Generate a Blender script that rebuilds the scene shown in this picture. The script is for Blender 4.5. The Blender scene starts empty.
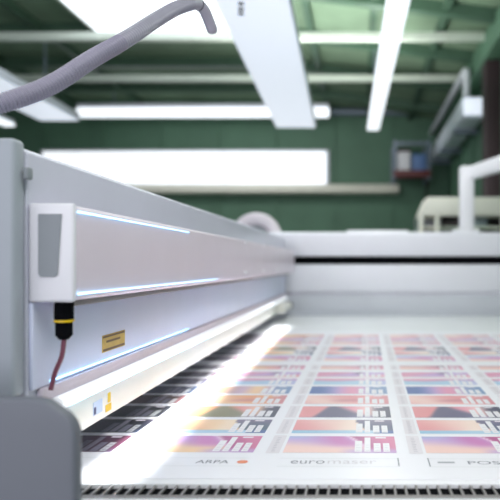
import bpy, bmesh, math, random
from mathutils import Vector, Matrix
random.seed(7)
S = bpy.context.scene
C = S.collection
F, VX, VY, CZ = 600.0, 360.0, 264.0, 1.30      # focal length (px), vanishing point of the bed direction, camera height
BED = 0.90

def P(px, py, d):
    return Vector(((px-VX)/F*d, d, CZ-(py-VY)/F*d))

def lin(c):
    c = c/255.0
    return c/12.92 if c <= 0.04045 else ((c+0.055)/1.055)**2.4
def rgb(r, g, b): return (lin(r), lin(g), lin(b), 1.0)

# ------------------------------------------------------------------ materials
def mat(name, col, rough=0.5, metal=0.0, noise=0.04, scale=6.0, bump=0.0, spec=0.5, coat=0.0, emit=None, estr=0.0):
    m = bpy.data.materials.new(name); m.use_nodes = True
    nt = m.node_tree; b = nt.nodes['Principled BSDF']
    b.inputs['Roughness'].default_value = rough
    b.inputs['Metallic'].default_value = metal
    b.inputs['Specular IOR Level'].default_value = spec
    b.inputs['Coat Weight'].default_value = coat
    tc = nt.nodes.new('ShaderNodeTexCoord')
    nz = nt.nodes.new('ShaderNodeTexNoise'); nz.inputs['Scale'].default_value = scale; nz.inputs['Detail'].default_value = 4
    nt.links.new(tc.outputs['Object'], nz.inputs['Vector'])
    rp = nt.nodes.new('ShaderNodeMapRange')
    rp.inputs['From Min'].default_value = 0.3; rp.inputs['From Max'].default_value = 0.7
    rp.inputs['To Min'].default_value = 1-noise; rp.inputs['To Max'].default_value = 1+noise
    nt.links.new(nz.outputs['Fac'], rp.inputs['Value'])
    mx = nt.nodes.new('ShaderNodeVectorMath'); mx.operation = 'SCALE'
    mx.inputs[0].default_value = col[:3]
    nt.links.new(rp.outputs['Result'], mx.inputs['Scale'])
    nt.links.new(mx.outputs['Vector'], b.inputs['Base Color'])
    if bump:
        bp = nt.nodes.new('ShaderNodeBump'); bp.inputs['Strength'].default_value = bump
        n2 = nt.nodes.new('ShaderNodeTexNoise'); n2.inputs['Scale'].default_value = scale*20
        nt.links.new(tc.outputs['Object'], n2.inputs['Vector'])
        nt.links.new(n2.outputs['Fac'], bp.inputs['Height']); nt.links.new(bp.outputs['Normal'], b.inputs['Normal'])
    if emit:
        b.inputs['Emission Color'].default_value = emit
        b.inputs['Emission Strength'].default_value = estr
    return m

M = {}
M['body'] = mat('painted_grey_metal', rgb(208,209,224), 0.32, spec=0.5, noise=0.02)
M['rose'] = mat('rose_grey_panel', rgb(226,214,226), 0.34, noise=0.02)
M['plate'] = mat('blue_grey_panel', rgb(224,230,254), 0.28, noise=0.02)
M['capwhite'] = mat('white_plastic_cap', rgb(232,232,238), 0.45, noise=0.01)
M['inset'] = mat('grey_rubber_inset', rgb(140,146,152), 0.6)
M['endplate'] = mat('end_plate_grey', rgb(162,169,178), 0.45, noise=0.02)
M['foot'] = mat('foot_grey', rgb(108,112,122), 0.5, noise=0.02)
M['cream'] = mat('cream_skirt', rgb(236,234,226), 0.4, noise=0.02)
M['white'] = mat('white_enamel', rgb(236,236,240), 0.28, noise=0.015)
M['rail'] = mat('white_rail_paint', rgb(236,236,243), 0.4, noise=0.015)
M['railgrey'] = mat('grey_rail_paint', rgb(206,209,216), 0.45, noise=0.015)
M['black'] = mat('black_rubber', rgb(8,9,13), 0.9, spec=0.08)
M['bed'] = mat('bed_white', rgb(232,233,236), 0.4, noise=0.015)
M['alu'] = mat('brushed_aluminium', rgb(140,136,136), 0.5, 0.3, scale=30)
M['hose'] = mat('grey_hose', rgb(150,147,164), 0.3, scale=20)
M['nozzle'] = mat('grey_hose_cuff', rgb(160,158,172), 0.35)
M['yellow'] = mat('yellow_plastic', rgb(228,190,20), 0.4)
M['cable'] = mat('plum_cable', rgb(120,60,80), 0.4)
M['tan'] = mat('tan_label', rgb(206,176,96), 0.5, scale=60, noise=0.1)
M['tandark'] = mat('dark_label_print', rgb(110,88,60), 0.5)
M['bluelabel'] = mat('pale_blue_label', rgb(190,208,232), 0.5)
M['navy'] = mat('navy_print', rgb(60,70,110), 0.5)
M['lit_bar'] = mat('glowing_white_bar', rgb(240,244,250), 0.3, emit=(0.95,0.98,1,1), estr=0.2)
M['led'] = mat('led_strip', rgb(220,240,255), 0.4, emit=(0.30,0.66,1,1), estr=2.2)  # emission standing in for reflections on the gantry edges
M['green'] = mat('green_wall_paint', rgb(84,121,98), 0.6, noise=0.12, scale=1.5)
M['greendark'] = mat('dark_green_steel', rgb(66,94,76), 0.5, noise=0.1)
M['roof'] = mat('olive_roof_boards', rgb(118,142,118), 0.8, noise=0.14, scale=2.0)
M['pale'] = mat('pale_green_steel', rgb(206,216,204), 0.5)
M['creamtrim'] = mat('cream_trim', rgb(236,234,220), 0.5)
M['floor'] = mat('concrete_floor', rgb(120,122,120), 0.6, noise=0.15, scale=1.2, bump=0.1)
M['sky'] = mat('bright_daylight_glass', rgb(235,240,250), 0.3, emit=(0.90,0.95,1,1), estr=0.9)
M['win'] = mat('frosted_window_glass', rgb(235,240,250), 0.3, emit=(0.93,0.96,1,1), estr=0.5)
M['tube'] = mat('lit_tube_diffuser', rgb(240,244,255), 0.4, emit=(0.90,0.95,1,1), estr=0.62)
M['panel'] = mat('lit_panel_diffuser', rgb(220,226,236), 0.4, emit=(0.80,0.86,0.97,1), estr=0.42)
M['fixture'] = mat('white_fixture_housing', rgb(214,218,226), 0.5)
M['conduit'] = mat('grey_conduit', rgb(120,132,146), 0.4, 0.3)
M['duct'] = mat('pale_blue_duct', rgb(232,240,250), 0.4, noise=0.03)
M['brown'] = mat('dark_brown_steel', rgb(60,44,48), 0.6)
M['red'] = mat('rust_red_steel', rgb(100,52,52), 0.6)
M['blue'] = mat('blue_case', rgb(96,128,176), 0.5)
M['cab'] = mat('cream_cabinet', rgb(240,238,226), 0.5)
M['roll'] = mat('pale_grey_roll', rgb(214,206,212), 0.6, noise=0.05)
def glass(name):
    m = bpy.data.materials.new(name); m.use_nodes = True
    b = m.node_tree.nodes['Principled BSDF']
    b.inputs['Base Color'].default_value = (0.9,0.96,0.93,1); b.inputs['Transmission Weight'].default_value = 1
    b.inputs['Roughness'].default_value = 0.05; b.inputs['IOR'].default_value = 1.1
    return m
M['glass'] = glass('cabinet_glass')
def print_mat():
    m = bpy.data.materials.new('printed_sheet'); m.use_nodes = True
    nt = m.node_tree; b = nt.nodes['Principled BSDF']
    a = nt.nodes.new('ShaderNodeAttribute'); a.attribute_name = 'ink'
    nt.links.new(a.outputs['Color'], b.inputs['Base Color'])
    b.inputs['Roughness'].default_value = 0.38
    b.inputs['Coat Weight'].default_value = 0.2; b.inputs['Coat Roughness'].default_value = 0.3
    b.inputs['Specular IOR Level'].default_value = 0.6
    return m
M['print'] = print_mat()

# ------------------------------------------------------------------ builders
def box(bm, x0, x1, y0, y1, z0, z1, bev=0.0, seg=2):
    t = bmesh.new()
    r = bmesh.ops.create_cube(t, size=1)
    for v in t.verts:
        v.co = Vector(((x0+x1)/2+v.co.x*(x1-x0), (y0+y1)/2+v.co.y*(y1-y0), (z0+z1)/2+v.co.z*(z1-z0)))
    if bev: bmesh.ops.bevel(t, geom=t.edges[:], offset=bev, segments=seg, profile=0.5, affect='EDGES')
    join(bm, t)
def join(bm, t):
    me = bpy.data.meshes.new('tmp'); t.to_mesh(me); t.free(); bm.from_mesh(me); bpy.data.meshes.remove(me)
def prism(bm, pts, axis, a0, a1, bev=0.0, seg=2):
    """extrude a closed outline along an axis; pts are the two other coordinates in order"""
    t = bmesh.new()
    def mk(p, a):
        if axis == 'X': return (a, p[0], p[1])
        if axis == 'Y': return (p[0], a, p[1])
        return (p[0], p[1], a)
    A = [t.verts.new(mk(p, a0)) for p in pts]; B = [t.verts.new(mk(p, a1)) for p in pts]
    t.faces.new(A); t.faces.new(B[::-1])
    n = len(pts)
    for i in range(n): t.faces.new((A[i], B[i], B[(i+1) % n], A[(i+1) % n]))
    bmesh.ops.recalc_face_normals(t, faces=t.faces[:])
    if bev: bmesh.ops.bevel(t, geom=t.edges[:], offset=bev, segments=seg, profile=0.5, affect='EDGES')
    join(bm, t)
def tube(bm, pts, rad, n=16, caps=True):
    pts = [Vector(p) for p in pts]
    rads = rad if isinstance(rad, (list, tuple)) else [rad]*len(pts)
    rings = []; up = None
    for i, p in enumerate(pts):
        t = (pts[min(i+1, len(pts)-1)]-pts[max(i-1, 0)]).normalized()
        if up is None:
            up = Vector((0, 0, 1)) if abs(t.z) < 0.9 else Vector((1, 0, 0))
        s = t.cross(up).normalized(); up = s.cross(t).normalized()
        rings.append([bm.verts.new(p+(s*math.cos(2*math.pi*k/n)+up*math.sin(2*math.pi*k/n))*rads[i]) for k in range(n)])
    for a, b in zip(rings, rings[1:]):
        for k in range(n): bm.faces.new((a[k], a[(k+1) % n], b[(k+1) % n], b[k]))
    if caps: bm.faces.new(rings[0][::-1]); bm.faces.new(rings[-1])
def spline(ctrl, n):
    """Catmull-Rom through control points"""
    c = [Vector(p) for p in ctrl]; c = [c[0]*2-c[1]]+c+[c[-1]*2-c[-2]]
    out = []
    m = len(c)-3
    for i in range(n+1):
        u = i/n*m; k = min(int(u), m-1); t = u-k
        a, b, d, e = c[k:k+4]
        out.append(0.5*((2*b)+(-a+d)*t+(2*a-5*b+4*d-e)*t*t+(-a+3*b-3*d+e)*t**3))
    return out
def torus(bm, c, R, r, n=36, k=14):
    rings = []
    for i in range(n):
        a = 2*math.pi*i/n; ring = []
        for j in range(k):
            b = 2*math.pi*j/k; q = R+r*math.cos(b)
            ring.append(bm.verts.new((c[0]+q*math.cos(a), c[1]+r*math.sin(b), c[2]+q*math.sin(a))))
        rings.append(ring)
    for i in range(n):
        A, B = rings[i], rings[(i+1) % n]
        for j in range(k): bm.faces.new((A[j], A[(j+1) % k], B[(j+1) % k], B[j]))
    bmesh.ops.recalc_face_normals(bm, faces=bm.faces[:])

WORLD = {}
def obj(name, bm, m, parent=None, label=None):
    bmesh.ops.recalc_face_normals(bm, faces=bm.faces[:])
    xs = [v.co for v in bm.verts]
    o0 = Vector(((min(v.x for v in xs)+max(v.x for v in xs))/2, (min(v.y for v in xs)+max(v.y for v in xs))/2, min(v.z for v in xs)))
    bmesh.ops.translate(bm, verts=bm.verts[:], vec=-o0)
    me = bpy.data.meshes.new(name); bm.to_mesh(me); bm.free()
    for p in me.polygons: p.use_smooth = True
    me.set_sharp_from_angle(angle=math.radians(32))
    me.materials.append(m)
    o = bpy.data.objects.new(name, me); C.objects.link(o)
    WORLD[o.name] = o0
    if parent:
        o.parent = parent; o.location = o0-WORLD[parent.name]
    else: o.location = o0
    if label: o['label'] = label
    return o
def thing(name, label, cat, loc, group=None):
    o = bpy.data.objects.new(name, None); C.objects.link(o); o.location = loc; WORLD[o.name] = Vector(loc)
    o.empty_display_size = 0.1
    return tag(o, label, cat, group)
def tag(o, label, cat, group=None):
    o['label'] = label; o['category'] = cat
    if group: o['group'] = group
    return o
def struct(name, bm, m, parent=None):
    o = obj(name, bm, m, parent)
    if not parent: o['kind'] = 'structure'
    return o
def N(): return bmesh.new()
def copy_tree(root, loc, label):
    def rec(o, par):
        c = o.copy(); C.objects.link(c)
        if par: c.parent = par
        for ch in [q for q in bpy.data.objects if q.parent == o]: rec(ch, c)
        return c
    r = rec(root, None); r.location = loc; r['label'] = label
    return r

# ------------------------------------------------------------------ the hall
XR, XL, YB, YF = 1.62, -8.0, 11.0, -4.0
RX, RZ, EZ, LZ = -1.3, 4.30, 3.92, 4.30      # ridge, eaves
b = N(); box(b, XL, XR, YF, YB, -0.1, 0.0); struct('floor', b, M['floor'])
b = N(); box(b, XL, XR, YB, YB+0.12, 0, 4.4)
x = XL+0.05
while x < XR-0.05:                           # standing seams of the sheet-metal wall
    box(b, x, x+0.07, YB-0.045, YB, 0, 4.1); x += 1.06
struct('wall_back', b, M['green'])
b = N(); box(b, XR, XR+0.12, YF, YB, 0, EZ+0.1)
y = 0.4
while y < YB: box(b, XR-0.03, XR, y, y+0.05, 0, EZ-0.1); y += 0.9
struct('wall_right', b, M['green'])
b = N(); box(b, XL-0.12, XL, YF, YB, 0, LZ+0.1); struct('wall_left', b, M['green'])
b = N()
prism(b, [(XL, LZ), (RX, RZ), (RX, RZ+0.15), (XL, LZ+0.15)], 'Y', YF, YB); struct('ceiling_left', b, M['roof'])
b = N(); prism(b, [(RX, RZ), (XR, EZ), (XR, EZ+0.15), (RX, RZ+0.15)], 'Y', YF, YB); struct('ceiling_right', b, M['roof'])
def roofz(x): return RZ-(x-RX)*(RZ-EZ)/(XR-RX) if x > RX else RZ-(RX-x)*(RZ-LZ)/(RX-XL)
n = 1
for yy in (-2.0, 1.0, 3.7, 4.95, 6.2, 7.45, 8.7, 9.95):      # rafters under the roof boards
    b = N(); h = 0.13
    prism(b, [(XL, LZ), (RX, RZ), (XR, EZ), (XR, EZ-h), (RX, RZ-h), (XL, LZ-h)], 'Y', yy, yy+0.12)
    struct('trim_%d' % n, b, M['greendark']); n += 1
for xx in (-6.4, -5.2, -4.0, -0.6, 0.15, 0.9):               # purlins along the hall
    b = N(); z = roofz(xx); box(b, xx-0.035, xx+0.035, YF, YB, z-0.09, z); struct('trim_%d' % n, b, M['greendark']); n += 1
for dd, yp in ((8.3, 78.5), (6.77, 37)):                     # pale tie beams across the hall
    z = P(0, yp, dd).z
    b = N(); box(b, XL, XR, dd-0.04, dd+0.04, z-0.045, z+0.045, 0.008); struct('trim_%d' % n, b, M['pale']); n += 1
b = N(); box(b, XR-0.22, XR, YF, YB, EZ-0.32, EZ-0.02, 0.01); struct('trim_%d' % n, b, M['green']); n += 1   # eaves beam
b = N(); box(b, XR-0.2, XR-0.03, 6.75, 6.98, 0, EZ-0.32, 0.01); struct('trim_%d' % n, b, M['brown']); n += 1 # dark wall column

# window band on the back wall
p0, p1 = P(42, 151.5, YB-0.06), P(327, 186, YB-0.06)
b = N(); box(b, p0.x-0.04, p1.x+0.04, YB-0.05, YB, p1.z-0.04, p0.z+0.04, 0.01); w = struct('window_1', b, M['fixture'])
xs = [p0.x, P(78, 0, YB).x, P(225, 0, YB).x, p1.x]
for a, c in zip(xs, xs[1:]):
    b = N(); box(b, a+0.015, c-0.015, YB-0.07, YB-0.052, p1.z, p0.z); obj('pane', b, M['win'], w)
q0, q1 = P(60, 184, YB-0.25), P(399, 193, YB-0.25)
b = N(); prism(b, [(YB-0.001, q1.z), (YB-0.30, q1.z), (YB-0.32, q1.z+0.03), (YB-0.16, q0.z+0.01), (YB-0.072, q0.z+0.012), (YB-0.072, q0.z-0.02), (YB-0.001, q0.z-0.02)], 'X', q0.x, q1.x, 0.004); struct('trim_%d' % n, b, M['creamtrim']); n += 1
# skylight in the left roof slope
def skyl(x0, x1, y0, y1, dz0, dz1, bm):
    prism(bm, [(x0, roofz(x0)-dz0), (x1, roofz(x1)-dz0), (x1, roofz(x1)-dz1), (x0, roofz(x0)-dz1)], 'Y', y0, y1)
b = N(); skyl(-3.28, -1.35, 3.4, 7.55, 0.0, 0.14, b); w = struct('window_2', b, M['pale'])
b = N(); skyl(-3.23, -1.4, 3.45, 7.5, 0.142, 0.15, b); obj('pane', b, M['sky'], w)

# ------------------------------------------------------------------ lamps
def panel_light(cx, y0, y1, z, label):
    t = thing('panel_light', label, 'ceiling light', (cx, (y0+y1)/2, z), 'wide panel lights hanging along the hall')
    b = N(); box(b, cx-0.265, cx+0.265, y0, y1, z+0.012, z+0.11, 0.02, 3); obj('housing', b, M['fixture'], t)
    b = N(); box(b, cx-0.255, cx+0.255, y0+0.01, y1-0.01, z, z+0.0115, 0.005); obj('diffuser', b, M['panel'], t)
    for yy in (y0+0.4, y1-0.4):
        b = N(); tube(b, [(cx, yy, z+0.11), (cx, yy, roofz(cx)+0.004)], 0.012, 8); obj('suspension_rod', b, M['conduit'], t)
    t.rotation_euler.z = 0.027
    return t
zp = P(0, 128, 7.9).z
pl = panel_light(-0.843+0.0675, 2.9, 7.9, zp, 'wide white panel light hanging over the printer, nearest the middle of the hall')
for yp in (3.5, 9, 13.5):                                     # three small dark sockets in the panel
    d = F*(zp-CZ)/(VY-yp); c = P(241, yp, d); c.x += 0.027*(c.y-5.4)
    t2 = bmesh.new(); bmesh.ops.create_cone(t2, cap_ends=True, segments=16, radius1=0.022, radius2=0.022, depth=0.006)
    bmesh.ops.translate(t2, verts=t2.verts[:], vec=(c.x, c.y, zp-0.003)); b = N(); join(b, t2); obj('socket', b, M['black'], pl, 'small dark socket')
panel_light(P(60, 0, 8.0).x+0.069, 2.9, 8.0, P(0, 121, 8.0).z, 'pale panel light hanging at far left, behind the grey hose')
def tube_light(cx, y0, y1, z, label):
    t = thing('tube_light', label, 'ceiling light', (cx, (y0+y1)/2, z), 'narrow tube lights hanging along the hall')
    b = N(); box(b, cx-0.07, cx+0.07, y0, y1, z+0.045, z+0.10, 0.01); obj('housing', b, M['fixture'], t)
    b = N(); box(b, cx-0.082, cx+0.082, y0+0.005, y1-0.005, z, z+0.0445, 0.02, 3); obj('diffuser', b, M['tube'], t)
    for yy in (y0+0.5, y1-0.5):
        b = N(); tube(b, [(cx, yy, z+0.10), (cx, yy, roofz(cx)+0.004)], 0.01, 8); obj('suspension_rod', b, M['conduit'], t)
    t.rotation_euler.z = 0.022
    return t
tube_light(P(373, 0, 8).x+0.06, 2.6, 8.0, P(0, 131, 8).z, 'narrow bright white tube light hanging under the green roof at right')
tube_light(P(14, 0, 8.3).x, 3.2, 8.3, P(0, 127, 8.3).z, 'short bright end of a tube light at the far left edge')
# cross light near the back wall
t = thing('strip_light', 'long glowing strip light running across the hall above the window band', 'ceiling light', (P(204, 0, 10).x, 10, P(0, 118, 10).z))
a, c = P(78, 104, 10), P(329, 117, 10)
b = N(); box(b, a.x, c.x, 9.93, 10.07, c.z, a.z-0.07, 0.02, 3); obj('diffuser', b, M['tube'], t)
b = N(); box(b, a.x, c.x, 9.95, 10.05, a.z-0.069, a.z, 0.008); obj('housing', b, M['fixture'], t)
for xx in (a.x+0.6, c.x-0.6):
    b = N(); tube(b, [(xx, 10, a.z), (xx, 10, roofz(xx)+0.004)], 0.012, 8); obj('suspension_rod', b, M['conduit'], t)

# ------------------------------------------------------------------ services on the back right walls
b = N(); tube(b, [P(331, 112, 10.9), P(428, 112, 10.9)], 0.07, 12)
tag(obj('wall_pipe', b, M['conduit']), 'grey pipe running across the top of the green back wall', 'pipe')
b = N(); tube(b, spline([(1.31, 10.999, 3.70), (1.31, 9, 3.70), (1.31, 7.65, 3.70), (1.31, 7.42, 3.68), (1.31, 7.38, 3.62), (1.31, 7.38, 3.36)], 40), 0.045, 10)
tag(obj('conduit', b, M['fixture']), 'grey conduit along the right eaves, bending down above the pale air duct', 'pipe')
t = thing('air_duct', 'pale blue white air duct running along the right wall near the roof', 'duct', (1.4, 9.0, 3.1))
b = N(); box(b, 1.28, 1.5895, 7.55, 10.9, 3.14, 3.42, 0.06, 3); obj('duct_body', b, M['duct'], t)
b = N(); box(b, 1.30, 1.565, 7.53, 7.549, 3.17, 3.39, 0.006); obj('end_cap', b, M['panel'], t, 'bright lit end face')  # emission added to brighten the duct end
for yy in (8.2, 9.6, 10.6):
    b = N(); box(b, 1.29, XR, yy, yy+0.05, 3.08, 3.139); obj('bracket', b, M['conduit'], t)
# wall rack with stored equipment
r0, r1 = P(393, 178, 10.3), P(430, 141, 10.3)
t = thing('steel_rack', 'grey steel rack with a rust red shelf beam high in the back right corner', 'rack', ((r0.x+r1.x)/2, 10.5, r0.z))
zs = P(0, 171, 10.3).z
for xx in (r0.x, r1.x-0.05):
    b = N(); box(b, xx, xx+0.05, 10.2, 10.25, zs-0.15, r1.z); obj('post', b, M['conduit'], t)
    b = N(); box(b, xx, xx+0.05, 10.9, 10.95, zs-0.15, r1.z); obj('post', b, M['conduit'], t)
b = N(); box(b, r0.x, r1.x, 10.19, 10.195, zs-0.12, zs+0.0, 0.002); obj('shelf_beam', b, M['red'], t, 'rust red front beam')
b = N(); box(b, r0.x+0.05, r1.x-0.051, 10.2, 10.95, zs-0.05, zs-0.001); obj('shelf', b, M['brown'], t)
b = N(); box(b, r0.x+0.05, r1.x-0.051, 10.21, 10.24, r1.z-0.08, r1.z-0.03); obj('top_bar', b, M['conduit'], t)
b = N(); tube(b, [(r1.x-0.03, 10.92, zs-0.5), (r1.x-0.03, 10.3, zs-0.16)], 0.02, 8); obj('brace', b, M['brown'], t)
t = thing('storage_case', 'white case with dark lid on the left of the corner rack', 'case', (r0.x+0.2, 10.45, zs))
b = N(); box(b, r0.x+0.08, r0.x+0.3, 10.3, 10.6, zs, zs+0.34, 0.02); obj('case_body', b, M['white'], t)
b = N(); box(b, r0.x+0.07, r0.x+0.31, 10.29, 10.61, zs+0.341, zs+0.39, 0.01); obj('lid', b, M['brown'], t)
t = thing('storage_case', 'blue equipment case with a carrying handle on the right of the corner rack', 'case', (r0.x+0.5, 10.45, zs))
b = N(); box(b, r0.x+0.33, r1.x-0.06, 10.3, 10.6, zs, zs+0.3, 0.03); obj('case_body', b, M['blue'], t)
b = N(); tube(b, spline([(r0.x+0.36, 10.45, zs+0.301), (r0.x+0.38, 10.45, zs+0.36), (r0.x+0.46, 10.45, zs+0.36), (r0.x+0.48, 10.45, zs+0.301)], 16), 0.012, 8); obj('handle', b, M['black'], t)

# glazed cabinet at the back right
CY = 6.4
c0, c1 = P(419, 197, CY), P(508, 197, CY)
x0, x1, zt = c0.x, min(c1.x, 1.56), c0.z
t = thing('glazed_cabinet', 'cream cabinet with glass front and shelves behind the right end of the printer', 'cabinet', ((x0+x1)/2, CY+0.25, 0))
b = N(); prism(b, [(x0, zt-0.20), (x0+0.09, zt), (x1, zt), (x1, zt-0.20)], 'Y', CY, CY+0.5, 0.01); obj('top', b, M['cab'], t)
for xx in (x0, x0+0.17, x1-0.05):
    b = N(); box(b, xx, xx+0.045, CY, CY+0.045, 0, zt-0.201, 0.004); obj('post', b, M['cab'], t)
b = N(); box(b, x0, x0+0.02, CY+0.046, CY+0.45, 0, zt-0.201); obj('side_panel', b, M['glass'], t)
b = N(); box(b, x0, x1, CY+0.47, CY+0.5, 0, zt-0.201); obj('back_panel', b, M['railgrey'], t)
for zz in (1.52, 1.68, 1.2, 0.8, 0.3):
    b = N(); box(b, x0+0.03, x1-0.06, CY+0.06, CY+0.46, zz, zz+0.025); obj('shelf', b, M['cab'], t)
b = N(); box(b, x0+0.22, x1-0.055, CY+0.02, CY+0.026, 0.1, zt-0.202); d = obj('glass_door', b, M['glass'], t)
for i, (xx, wd, hh, mm) in enumerate(((x0+0.25, 0.22, 0.1, 'inset'), (x0+0.55, 0.16, 0.11, 'brown'), (x0+0.28, 0.2, 0.12, 'brown'), (x0+0.55, 0.2, 0.1, 'inset'))):
    zz = 1.545 if i < 2 else 1.705
    tb = thing('storage_box', ('grey storage box on the lower visible shelf of the glazed cabinet', 'dark brown storage box on the lower visible shelf of the glazed cabinet', 'dark brown storage box on the upper shelf of the glazed cabinet', 'grey storage box on the upper shelf of the glazed cabinet')[i], 'box', (xx+wd/2, CY+0.2, zz), 'boxes in the glazed cabinet')
    b = N(); box(b, xx, xx+wd, CY+0.1, CY+0.35, zz, zz+hh*0.7, 0.004); obj('box_body', b, M[mm], tb)
    b = N(); box(b, xx-0.004, xx+wd+0.004, CY+0.096, CY+0.354, zz+hh*0.7+0.0005, zz+hh, 0.004); obj('lid', b, M[mm], tb)

# ------------------------------------------------------------------ the printer table
YE = 4.68
tab = thing('printer_table', 'white flatbed printer table with slotted front edge and tall back rail', 'printer', (0.1, 2.8, 0))
b = N()
box(b, -1.25, 1.40, 1.092, YE-0.001, BED-0.12, BED, 0.003)
obj('bed_top', b, M['bed'], tab)
b = N(); box(b, -1.25, 1.40, 0.93, 1.028, BED-0.12, BED, 0.004); obj('front_ledge', b, M['bed'], tab)
b = N(); box(b, -1.25, 1.40, 1.0285, 1.0915, BED-0.12, BED-0.0085); obj('channel', b, M['black'], tab)
b = N()                                                        # slotted strip: ribs between dark slots
box(b, -1.25, 1.40, 1.0285, 1.042, BED-0.0059, BED-0.001)
obj('edge_strip', b, M['alu'], tab)
b = N()
x = -1.24
while x < 1.39:
    box(b, x, x+0.0042, 1.0425, 1.0912, BED-0.0059, BED-0.0022); x += 0.0197
obj('slotted_strip', b, M['alu'], tab, 'dark slots between short metal ribs')
b = N(); box(b, -1.2, 1.35, 1.15, YE-0.1, 0.45, BED-0.121, 0.01); obj('plenum', b, M['railgrey'], tab)
for xx in (-1.15, 1.2):
    for yy in (1.2, 4.3):
        b = N(); box(b, xx, xx+0.1, yy, yy+0.1, 0, 0.449, 0.005); obj('leg', b, M['railgrey'], tab)
zt, s1, s0, zm = P(0, 232, YE).z, P(0, 256, YE).z, P(0, 264.5, YE).z, P(0, 291, YE).z
b = N()
prism(b, [(YE+0.03, 0.5), (YE+0.03, zm-0.02), (YE, zm), (YE, s0), (YE+0.06, s0), (YE+0.06, s1), (YE, s1), (YE, zt-0.02), (YE+0.02, zt), (YE+0.26, zt), (YE+0.26, 0.5)], 'X', -1.25, 1.45, 0.004)
rail = obj('back_rail', b, M['rail'], tab)
b = N(); box(b, -1.24, 1.44, YE+0.035, YE+0.058, s0+0.002, s1-0.002); obj('slot', b, M['black'], rail, 'long black slot')
b = N(); box(b, -1.25, 1.42, YE+0.001, YE+0.028, BED-0.1, zm-0.035, 0.003); obj('lower_panel', b, M['railgrey'], rail)
b = N(); box(b, -1.25, 1.42, YE-0.05, YE-0.002, BED+0.0005, BED+0.02, 0.004); obj('stop_strip', b, M['railgrey'], tab)
# bracket frame on the rail
t = thing('guard_frame', 'white square tube guard frame standing on the right end of the back rail', 'frame', (P(467, 0, YE+0.1).x, YE+0.1, zt))
pa, pb = P(466.5, 230, YE+0.12), P(466.5, 173, YE+0.12)
b = N(); box(b, pa.x-0.055, pa.x+0.055, YE+0.06, YE+0.17, zt+0.026, pb.z+0.052, 0.018, 3); obj('post', b, M['white'], t)
b = N(); prism(b, [(pa.x+0.02, YE+0.059), (pa.x+0.056, YE+0.15), (1.40, 3.32), (1.30, 3.26)], 'Z', pb.z-0.055, pb.z+0.052, 0.012, 2); obj('arm', b, M['white'], t)
b = N(); box(b, 1.295, 1.395, 3.27, 3.37, BED+0.0005, pb.z-0.056, 0.012); obj('post', b, M['white'], t)
b = N(); box(b, pa.x-0.11, pa.x+0.09, YE+0.04, YE+0.2, zt+0.0005, zt+0.0255, 0.008); obj('foot_plate', b, M['white'], t)
b = N(); box(b, P(347, 0, YE+0.1).x, P(408, 0, YE+0.1).x, YE+0.06, YE+0.2, zt+0.0005, zt+0.018, 0.006)
tag(obj('straightedge', b, M['white']), 'white straightedge lying on top of the back rail', 'ruler')
# round roll behind the beam
t = thing('hose_reel', 'pale grey rounded reel on the back rail, peeping over the printing beam', 'reel', (P(257, 0, 4.86).x, 4.86, zt))
cx = P(257, 0, 4.86).x; czr = P(0, 239, 4.86).z
b = N(); torus(b, (cx, 4.82, czr+0.0), 0.158, 0.053)
for v in b.verts: v.co.z = max(v.co.z, zt+0.002)
obj('coil', b, M['roll'], t)
b = N()
tt = bmesh.new(); bmesh.ops.create_cone(tt, cap_ends=True, segments=32, radius1=0.118, radius2=0.118, depth=0.05)
bmesh.ops.rotate(tt, verts=tt.verts[:], cent=(0, 0, 0), matrix=Matrix.Rotation(math.pi/2, 3, 'X'))
bmesh.ops.translate(tt, verts=tt.verts[:], vec=(cx, 4.84, czr))
for v in tt.verts: v.co.z = max(v.co.z, zt+0.002)
join(b, tt); obj('hub', b, M['inset'], t, 'grey recessed hub')

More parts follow.
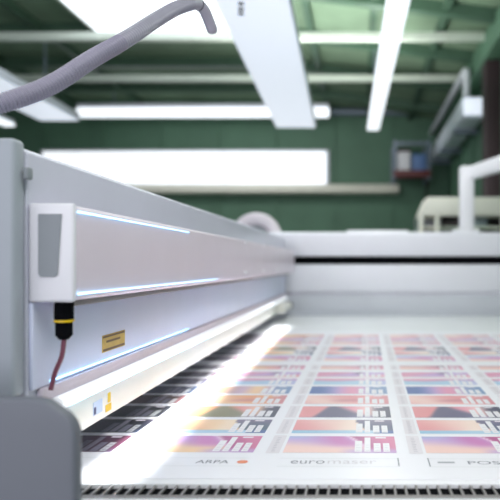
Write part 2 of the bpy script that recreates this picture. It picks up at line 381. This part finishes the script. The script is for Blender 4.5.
# ------------------------------------------------------------------ the printed sheet
def mixc(a, c, t):
    t = max(0.0, min(1.0, t)); return tuple(a[i]*(1-t)+c[i]*t for i in range(3))
def sm(a, c, x):
    t = max(0.0, min(1.0, (x-a)/(c-a))); return t*t*(3-2*t)
PINK, MAG, LIL, PEA, COR, SLA, SKY_, NAVY = (226,150,180), (206,110,176), (196,170,220), (245,207,199), (231,152,156), (84,92,124), (150,196,224), (86,112,170)
OLI, ORA, GOL, TEAL, IVO = (128,136,96), (238,170,100), (244,206,120), (70,104,108), (250,236,220)
def picture(kind, u, v, warm):
    coral = mixc(COR, ORA, 0.75*warm); peach = mixc(PEA, GOL, 0.45*warm); slate = mixc(SLA, OLI, 0.85*warm)
    if kind == 0:
        c = mixc(peach, LIL, sm(0.15, 0.75, v+0.35*u-0.15))
        c = mixc(c, MAG, 0.75*math.exp(-((u-0.42-0.25*(1-v))/0.2)**2)*sm(0.2, 0.6, v))
        c = mixc(c, SKY_, 0.5*sm(0.75, 1, v)*sm(0.5, 0.0, u))
        edge = 0.58+0.22*(1-v)**0.8
        if u > edge: c = mixc((178,84,142), (214,120,160), sm(0, 0.3, u-edge))
        c = mixc(c, (252,230,240), 0.8*math.exp(-((u-edge+0.02)/0.022)**2)*sm(0.25, 0.5, v))
        c = mixc(c, LIL, 0.8*sm(0.3, 0.1, v)*sm(0.45, 0.65, u))
    elif kind == 1:
        c = mixc(coral, peach, sm(0.05, 0.6, u+0.2*v)); c = mixc(c, IVO, 0.6*math.exp(-((u-0.58)/0.12)**2))
        edge = 0.62+0.2*(1-v)**1.5
        if u > edge: c = mixc(mixc(SLA, TEAL, 0.5*warm), (120,110,140), sm(0.3, 1.0, v))
        if v < 0.24: c = mixc(SKY_, (200,220,236), u) if u < 0.8 else NAVY
        c = mixc(c, (60,70,90), 0.8*math.exp(-((u-edge)/0.02)**2)*sm(0.2, 0.3, v)*sm(0.7, 0.4, v))
    elif kind == 2:
        c = mixc(coral, PINK, sm(0.3, 0.75, u)); c = mixc(c, peach, sm(0.5, 0.75, u)*0.8)
        hill = (1.25*sm(0.1, 0.36, u) if u < 0.36 else 1.25-1.15*min(1, (u-0.36)/0.42))+0.1
        c = mixc(c, slate, 0.85*sm(0.0, 0.45, hill-v))
        c = mixc(c, (176,168,204), 0.7*sm(0.35, 0.0, v)*sm(0.5, 0.75, u))
        if u > 0.74: c = mixc(c, (58,62,88), sm(0.74, 0.9, u)*0.9)
    elif kind == 3:
        c = mixc(coral, peach, 0.5+0.5*math.sin(5*u+2*v)); c = mixc(c, (196,120,136), 0.6*math.exp(-((v-0.3-0.2*u)/0.18)**2)*sm(0.2, 0.5, u))
        c = mixc(c, (214,140,150), sm(0.75, 1, u))
    elif kind == 4:
        c = mixc(mixc(NAVY, ORA, warm*0.7), LIL, sm(0.1, 0.45, u)); c = mixc(c, mixc(PINK, peach, warm), math.exp(-((u-0.55)/0.16)**2))
        c = mixc(c, (120,150,190), sm(0.66, 0.85, u))
    elif kind == 5:
        c = mixc((176,206,230), PINK, sm(0.45, 0.95, v+0.1*math.sin(6*u))); c = mixc(c, LIL, 0.5*sm(0.6, 1, u))
    elif kind == 6:
        c = mixc(PINK, LIL, 0.5+0.5*math.sin(5*u-3*v)); c = mixc(c, (120,90,130), 0.7*math.exp(-((u-0.62)/0.07)**2)*sm(0.3, 0.7, v))
        c = mixc(c, peach, 0.6*sm(0.4, 0, v))
    else:
        c = mixc(peach, PINK, sm(0.2, 0.8, u)); c = mixc(c, (92,72,96), 0.8*math.exp(-((u-0.68)/0.08)**2)*sm(0.2, 0.7, v))
        c = mixc(c, (170,130,150), 0.5*sm(0.4, 0.9, v))
    return c
class Ink:
    def __init__(s): s.v = []; s.f = []; s.c = []
    def quad(s, x0, x1, y0, y1, z, col):
        i = len(s.v); s.v += [(x0, y0, z), (x1, y0, z), (x1, y1, z), (x0, y1, z)]
        s.f.append((i, i+1, i+2, i+3)); s.c += [col]*4
    def grid(s, x0, x1, y0, y1, z, nx, ny, fn):
        i0 = len(s.v)
        for j in range(ny+1):
            for i in range(nx+1):
                s.v.append((x0+(x1-x0)*i/nx, y0+(y1-y0)*j/ny, z)); s.c.append(fn(i/nx, j/ny))
        for j in range(ny):
            for i in range(nx):
                a = i0+j*(nx+1)+i; s.f.append((a, a+1, a+nx+2, a+nx+1))
    def text(s, body, x0, width, y0, height, z, col):
        cu = bpy.data.curves.new('txt', 'FONT'); cu.body = body
        o = bpy.data.objects.new('txt', cu); C.objects.link(o)
        bpy.context.view_layer.update()
        me = o.evaluated_get(bpy.context.evaluated_depsgraph_get()).to_mesh()
        vs = [v.co.copy() for v in me.vertices]; fs = [tuple(p.vertices) for p in me.polygons]
        bpy.data.objects.remove(o); bpy.data.curves.remove(cu)
        mx, Mx = min(v.x for v in vs), max(v.x for v in vs); my, My = min(v.y for v in vs), max(v.y for v in vs)
        i = len(s.v)
        for v in vs: s.v.append((x0+(v.x-mx)/(Mx-mx)*width, y0+(v.y-my)/(My-my)*height, z))
        s.f += [tuple(i+k for k in q) for q in fs]; s.c += [col]*len(vs)
L = lambda c: rgb(*c)
W = (241,240,246)
ink = Ink()
Z0 = BED+0.0012
SX0, SX1, SY0, SY1 = -1.05, 1.28, 1.112, 3.56
# paper body (thin box)
for (x0, x1, y0, y1) in ((SX0, SX1, SY0, SY1),):
    ink.quad(x0, x1, y0, y1, Z0, L(W))
    i = len(ink.v); zb = BED+0.0003
    ink.v += [(x0, y0, zb), (x1, y0, zb), (x1, y1, zb), (x0, y1, zb)]; ink.c += [L(W)]*4
    ink.f += [(i, i+3, i+2, i+1), (0, i, i+1, 1), (1, i+1, i+2, 2), (2, i+2, i+3, 3), (3, i+3, i, 0)]
def Yd(py): return 240.0/(py-VY)
first = [(453.5,437), (434,420.5), (418,407), (404.5,396), (394.3,387), (385,379.2), (377.5,372.7), (369.8,366)]
rows = [(Yd(a), Yd(c), k) for k, (a, c) in enumerate(first)]
y = Yd(361.3)
for k in (0, 1, 2, 7, 6, 3):
    if y+0.13 < SY1-0.02: rows.append((y, y+0.122, k))
    y += 0.148 if k != 2 else 0.2
PITCH, CW = 0.3037, 0.241
COLX = -0.1636
for ci in range(-3, 4):
    cx = COLX+ci*PITCH
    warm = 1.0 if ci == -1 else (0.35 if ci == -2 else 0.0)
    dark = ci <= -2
    def fn(k, y0):
        def g(u, v):
            c = picture(k, u, v, warm)
            if dark:                        # shade under the gantry put into the ink, easing towards the right edge
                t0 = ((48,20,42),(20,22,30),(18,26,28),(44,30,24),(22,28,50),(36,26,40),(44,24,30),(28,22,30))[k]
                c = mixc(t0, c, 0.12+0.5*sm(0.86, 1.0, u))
            c = mixc(c, (240,234,238), 0.0 if dark else (0.0 if y0 < 2.35 else 0.12))  # far rows mixed paler, haze put into the ink colour
            return L(c)
        return g
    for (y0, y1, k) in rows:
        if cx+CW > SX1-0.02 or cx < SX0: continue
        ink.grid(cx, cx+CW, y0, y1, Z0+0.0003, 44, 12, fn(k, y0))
        h = y1-y0
        bc = (240,238,242) if not dark else (118,116,132)  # bars under the gantry greyed by the same painted shade
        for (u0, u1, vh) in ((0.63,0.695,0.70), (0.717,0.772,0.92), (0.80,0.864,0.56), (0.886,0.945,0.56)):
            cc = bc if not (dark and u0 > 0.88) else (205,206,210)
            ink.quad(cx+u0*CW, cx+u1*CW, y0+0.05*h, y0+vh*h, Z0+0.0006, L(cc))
            for q in range(3):
                yy = y0+0.12*h+q*0.15*h
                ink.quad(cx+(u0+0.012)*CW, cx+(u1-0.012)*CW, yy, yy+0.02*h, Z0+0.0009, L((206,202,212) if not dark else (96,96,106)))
        ink.quad(cx+0.82*CW, cx+0.92*CW, y0+0.86*h, y0+0.95*h, Z0+0.0006, L((236,226,236)))
        # side strip of small lettering in the gutter
        ink.quad(cx-0.036, cx-0.007, y0-0.004, y1+0.006, Z0+0.0003, L((228,222,228)))
        for q in range(9):
            yy = y0+h*(0.06+0.1*q)
            ink.quad(cx-0.026, cx-0.026+0.006+0.004*random.random(), yy, yy+0.045*h, Z0+0.0006, L((204,198,206)))
    # margin furniture below the columns
    for (a, c) in ((cx-0.002, cx+0.0005), (cx+CW-0.0005, cx+CW+0.002)):
        if (ci, a > cx+0.1) in ((0, True), (1, False)): ink.quad(a, c, Yd(467), Yd(458.5), Z0+0.0003, L((130,132,142)))
    if cx+CW < SX1:
        ink.quad(cx, cx+CW, Yd(467.5), Yd(467.0), Z0+0.0003, L((226,227,231))); ink.quad(cx, cx+CW, Yd(459.4), Yd(459), Z0+0.0003, L((226,227,231)))
yt0, yt1 = Yd(464.6), Yd(461.4)
dt = Yd(463)
tx = lambda px: P(px, 0, dt).x
ink.text('ARPA', tx(196), tx(229)-tx(196), yt0, yt1-yt0, Z0+0.0004, L((110,110,122)))
ink.text('●' if False else 'o', tx(237), tx(248)-tx(237), yt0, yt1-yt0, Z0+0.0004, L((236,130,84)))
ink.quad(tx(239), tx(246), yt0+0.002, yt1-0.002, Z0+0.0006, L((240,140,96)))
ink.text('euro', tx(291), tx(325)-tx(291), yt0, yt1-yt0, Z0+0.0004, L((150,148,160)))
ink.text('maser', tx(328), tx(377)-tx(328), yt0, yt1-yt0, Z0+0.0004, L((214,210,216)))
ink.quad(tx(438), tx(455), yt0+0.006, yt1-0.004, Z0+0.0004, L((170,172,180)))
ink.text('POS', tx(468), tx(500)-tx(468), yt0, yt1-yt0, Z0+0.0004, L((140,140,152)))
me = bpy.data.meshes.new('printed_sheet')
oo = Vector(((SX0+SX1)/2, (SY0+SY1)/2, BED+0.0003))
me.from_pydata([tuple(Vector(v)-oo) for v in ink.v], [], ink.f)
at = me.color_attributes.new('ink', 'FLOAT_COLOR', 'POINT')
for i, c in enumerate(ink.c): at.data[i].color = c
me.materials.append(M['print'])
sheet = bpy.data.objects.new('printed_sheet', me); C.objects.link(sheet)
pv = Vector((0, 1.27, 0)); ang = -0.0117                      # the sheet lies very slightly askew on the bed
sheet.location = Matrix.Rotation(ang, 3, 'Z') @ (oo-pv)+pv; sheet.rotation_euler.z = ang
tag(sheet, 'white printed sheet with columns of pink and blue picture strips on the printer bed', 'print')

# ------------------------------------------------------------------ the gantry
BX = -0.58; MX = -0.50; YN = 1.045; YF2 = 4.60
Z = lambda r: CZ+r
g = thing('printer_gantry', 'long grey printing beam with rose panel reaching along the left of the bed', 'printer', (-0.8, 2.8, BED))
ztop = Z(0.206)
b = N()
prism(b, [(-1.05, Z(-0.25)), (BX, Z(-0.25)), (BX, Z(0.195)), (BX-0.02, ztop), (-1.05, ztop)], 'Y', YN+0.001, YF2, 0.004, 3)
beam = obj('beam', b, M['body'], g)
zm1, zm0 = Z(0.1045), Z(-0.065)
b = N(); box(b, BX+0.0008, MX, YN+0.015, YF2-0.01, zm0, zm1, 0.012, 4); mid = obj('front_cover', b, M['rose'], g, 'rose grey cover panel')
b = N(); box(b, BX+0.0008, MX+0.001, YN, YN+0.0145, zm0-0.002, zm1+0.002, 0.006, 3); cap = obj('end_cap', b, M['capwhite'], g, 'white end cap with a grey recess')
b = N()
c0, c1, c2, c3 = P(39, 214, YN), P(62, 214, YN), P(58, 277, YN), P(39, 277, YN)
prism(b, [(c0.x, c0.z), (c1.x, c1.z), (c2.x, c2.z+0.004), (c2.x-0.006, c2.z), (c3.x+0.004, c3.z), (c3.x, c3.z+0.006)], 'Y', YN-0.003, YN-0.0005); obj('recess', b, M['inset'], cap, 'grey tapered recess')
for yy in (2.6, 3.1, 3.6):
    for zz in (zm1-0.012, zm0+0.03):
        tt = bmesh.new(); bmesh.ops.create_uvsphere(tt, u_segments=12, v_segments=8, radius=0.006)
        bmesh.ops.translate(tt, verts=tt.verts[:], vec=(MX+0.0045, yy, zz)); b = N(); join(b, tt); obj('screw', b, M['white'], mid)
b = N(); box(b, BX+0.0008, BX+0.008, YN+0.004, YF2-0.02, Z(-0.222), zm0-0.003, 0.002); obj('lower_panel', b, M['plate'], g, 'blue grey lower panel')
b = N(); box(b, BX+0.0008, BX+0.012, YN+0.03, YF2-0.02, Z(-0.248), Z(-0.2235), 0.002); obj('seam_strip', b, M['rose'], g)
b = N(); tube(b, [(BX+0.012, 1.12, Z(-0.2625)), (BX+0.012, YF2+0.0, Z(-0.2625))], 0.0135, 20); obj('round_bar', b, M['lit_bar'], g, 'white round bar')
b = N(); box(b, BX-0.02, BX+0.012, 1.08, YF2-0.12, Z(-0.342), Z(-0.2765), 0.003); skirt = obj('skirt', b, M['cream'], g, 'cream skirt above the sheet')
b = N(); tube(b, [(BX+0.035, 4.15, Z(-0.315)), (BX+0.035, 4.55, Z(-0.315))], 0.03, 20); rl = obj('roller', b, M['cream'], g)
b = N(); tube(b, [(BX+0.035, 4.551, Z(-0.315)), (BX+0.035, 4.585, Z(-0.315))], 0.033, 20); obj('roller_cap', b, M['black'], rl)
# edge reflections drawn as thin glowing strips, tapered where they fade
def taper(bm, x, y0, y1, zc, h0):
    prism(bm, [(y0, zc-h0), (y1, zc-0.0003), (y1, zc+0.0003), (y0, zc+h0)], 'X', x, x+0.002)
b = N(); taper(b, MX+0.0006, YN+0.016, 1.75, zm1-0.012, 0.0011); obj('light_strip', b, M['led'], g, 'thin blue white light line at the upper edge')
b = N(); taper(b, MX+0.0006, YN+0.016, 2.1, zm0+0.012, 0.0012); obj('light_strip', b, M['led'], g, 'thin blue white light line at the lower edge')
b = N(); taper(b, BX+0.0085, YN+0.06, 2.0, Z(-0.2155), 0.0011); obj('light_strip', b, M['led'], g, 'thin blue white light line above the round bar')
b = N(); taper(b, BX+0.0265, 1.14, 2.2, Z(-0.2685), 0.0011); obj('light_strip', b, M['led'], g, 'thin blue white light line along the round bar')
# labels
def on_plate(px, x): return F*(-x)/(VX-px)
lx = BX+0.0083
ya, yb = on_plate(102, lx), on_plate(124.5, lx)
zz = lambda px, py, x: CZ-(py-VY)/F*on_plate(px, x)
za, zb_ = zz(102, 353, lx), zz(102, 336, lx)
b = N(); box(b, lx, lx+0.001, ya, yb, za, zb_); lb = obj('label', b, M['tan'], g, 'small tan label')
b = N(); box(b, lx+0.0012, lx+0.0016, ya+0.003, yb-0.003, zb_-0.006, zb_-0.002); box(b, lx+0.0012, lx+0.0016, ya+0.02, yb-0.03, zb_-0.018, zb_-0.013); box(b, lx+0.0012, lx+0.0016, ya+0.003, yb-0.003, za+0.002, za+0.007)
obj('label_print', b, M['tandark'], lb)
lx = BX+0.0122
ya, yb = on_plate(105.5, lx), on_plate(111, lx)
b = N(); box(b, lx, lx+0.001, ya, yb, zz(108, 411, lx), zz(108, 404, lx)); box(b, lx, lx+0.001, ya+0.012, yb-0.004, zz(108, 402.5, lx), zz(108, 393, lx)); obj('warning_label', b, M['yellow'], skirt, 'small yellow warning label')
ya, yb = on_plate(93, lx), on_plate(102, lx)
b = N(); box(b, lx, lx+0.001, ya, yb, zz(97, 414, lx), zz(97, 401, lx)); bl = obj('label', b, M['bluelabel'], skirt, 'pale blue label')
b = N(); box(b, lx+0.0012, lx+0.0016, ya+0.002, ya+0.012, zz(97, 413, lx), zz(97, 406, lx)); obj('label_print', b, M['navy'], bl)
# end plate and foot
e0 = P(22, 141, 1.03)
b = N(); box(b, -1.06, e0.x, 1.005, YN-0.004, P(0, 396, 1.03).z, P(0, 139, 1.02).z, 0.008, 3); obj('end_plate', b, M['endplate'], g)
b = N(); box(b, e0.x+0.003, e0.x+0.012, 1.025, YN-0.001, P(0, 180, 1.04).z, P(0, 168, 1.04).z, 0.003); obj('latch', b, M['inset'], g)
b = N()
fx, ft = P(83.5, 0, 0.875).x, P(0, 399, 0.85).z
pts = [(-0.95, 0.5), (fx, 0.5), (fx, ft-0.05)]
for a in range(0, 91, 15):
    pass
pts += [(fx-0.004, ft-0.036), (fx-0.014, ft-0.023), (fx-0.042, ft-0.004), (fx-0.058, ft)]
pts += [(-0.95, ft)]
prism(b, pts, 'Y', 0.85, 0.875, 0.007, 3); obj('foot_cover', b, M['foot'], g, 'grey rounded foot cover')
b = N(); box(b, -0.94, -0.75, 0.876, 0.925, 0.5, ft-0.03); box(b, -0.94, -0.75, 0.925, 1.004, BED+0.01, ft-0.03); obj('foot_post', b, M['foot'], g)
# connector and cable under the end cap
kc = P(64, 298, 1.075)
b = N(); tube(b, [(kc.x, kc.y, zm0-0.0005), (kc.x, kc.y, zm0-0.034)], 0.0165, 20); con = obj('connector', b, M['black'], g, 'black cable connector')
b = N(); tube(b, [(kc.x, kc.y, zm0-0.0345), (kc.x, kc.y, zm0-0.0385)], 0.0172, 20); obj('connector_ring', b, M['yellow'], con, 'yellow ring')
b = N(); tube(b, [(kc.x, kc.y, zm0-0.039), (kc.x, kc.y, zm0-0.062), (kc.x, kc.y, zm0-0.070)], [0.0145, 0.0145, 0.008], 20); obj('connector_sleeve', b, M['black'], con)
b = N(); tube(b, spline([(kc.x, kc.y, zm0-0.0705), (kc.x-0.004, kc.y, zm0-0.10), (kc.x-0.016, kc.y, zm0-0.13), (kc.x-0.022, kc.y-0.004, zm0-0.16)], 20), 0.0042, 10); obj('cable', b, M['cable'], g, 'plum coloured cable')
# print lamp tucked under the front cover, lighting the sheet
b = N(); box(b, BX+0.022, MX-0.026, 1.1, 4.45, zm0-0.013, zm0-0.0008, 0.003); obj('lamp_bar', b, M['alu'], g)

# ------------------------------------------------------------------ hose hanging over the gantry
t = thing('flexible_hose', 'grey ribbed flexible hose curving across the upper left above the beam', 'hose', (-0.82, 1.1, ztop))
ctrl = [(-0.84, 1.16, ztop+0.03), (-0.83, 1.13, ztop+0.07), P(-60, 122, 1.08), P(0, 104, 1.10), P(50, 85.5, 1.17), P(92, 59, 1.26), P(125, 40, 1.36), P(155, 20.5, 1.50), P(175, 9, 1.60), P(190, 4, 1.68)]
pts = spline(ctrl, 1170)
b = N(); rads = [0.0185*(1-(0.17 if i < 760 else 0.03)*(0.5-0.5*math.cos(2*math.pi*i/8))) for i in range(len(pts))]; tube(b, pts, rads, 18); obj('hose_body', b, M['hose'], t)
ctrl2 = [P(190.4, 4, 1.682), P(198, 4.5, 1.72), P(204, 10, 1.74), P(209, 21, 1.76), P(213.5, 34, 1.78)]
b = N(); tt = spline(ctrl2, 60); rr = [0.0165]*61
for i in range(55, 61): rr[i] = 0.0165*math.sqrt(max(0.05, 1-((i-54)/6.5)**2))
tube(b, tt, rr, 18); obj('nozzle', b, M['nozzle'], t)
b = N(); k = 18; tube(b, [tt[k-1], tt[k], tt[k+1]], [0.0172, 0.0178, 0.0172], 18); obj('clamp_ring', b, M['black'], t, 'dark clamp ring')
b = N(); tube(b, [(-0.84, 1.16, ztop+0.0005), (-0.84, 1.16, ztop+0.0295)], 0.028, 20); obj('collar', b, M['black'], t)

# ------------------------------------------------------------------ light
def area(name, loc, rot, sx, sy, power, col=(1,1,1), spread=180):
    l = bpy.data.lights.new(name, 'AREA'); l.shape = 'RECTANGLE'; l.size = sx; l.size_y = sy; l.energy = power; l.color = col
    l.spread = math.radians(spread)
    o = bpy.data.objects.new(name, l); C.objects.link(o); o.location = loc; o.rotation_euler = rot
    return o
aim = Vector((-0.485, 2.49, BED)); src = Vector((BX+0.04, 2.49, zm0-0.0145))
dv = aim-src
area('print_lamp', src, (0, math.atan2(dv.x, -dv.z)*-1, 0.012), 0.012, 2.76, 2.3, (0.97,0.99,1.0), 28)
area('hall_lamp', (0.9, 0.2, 3.6), (0, 0, 0), 1.2, 3.0, 40, (1,0.97,0.99))  # unseen area light added as interior fill
area('hall_lamp', (-3.2, 0.5, 3.3), (0, 0, 0), 0.8, 4.0, 30, (0.98,0.97,1))  # second unseen fill, over the left of the hall
area('hall_lamp', (-1.6, 8.9, 3.6), (math.radians(35), 0, 0), 4.5, 0.4, 14, (1,0.98,1))  # fill added to brighten the back wall
for cx, z in ((P(295, 0, 7.9).x, zp+0.13), (P(373, 0, 8).x, P(0, 131, 8).z+0.12)):
    area('tube_lamp', (P(373, 0, 8).x, 5.4, P(0, 131, 8).z-0.004), (0, 0, 0), 0.12, 4.8, 16, (0.99,0.99,1)) if cx > 0 else None
    area('uplight', (cx, 5.2, z), (math.pi, 0, 0), 0.12, 5.0, 33, (1,1,0.97))  # upward light added to brighten the roof
w = bpy.data.worlds.new('daylight'); S.world = w; w.use_nodes = True
w.node_tree.nodes['Background'].inputs['Color'].default_value = (0.91,0.90,1.0,1)
w.node_tree.nodes['Background'].inputs['Strength'].default_value = 1.22

# ------------------------------------------------------------------ camera
cam = bpy.data.cameras.new('camera'); co = bpy.data.objects.new('camera', cam); C.objects.link(co)
co.location = (0, 0, CZ); co.rotation_euler = (math.pi/2, 0, 0)
cam.sensor_fit = 'HORIZONTAL'; cam.sensor_width = 36; cam.lens = F/500*36
cam.shift_x = (250-VX)/500; cam.shift_y = (VY-250)/500
cam.dof.use_dof = True; cam.dof.focus_distance = 1.38; cam.dof.aperture_fstop = 2.4
cam.clip_start = 0.02
S.camera = co
S.view_settings.view_transform = 'Standard'; S.view_settings.look = 'None'
S.view_settings.exposure = 0.92; S.view_settings.gamma = 1; S.view_settings.use_curve_mapping = False
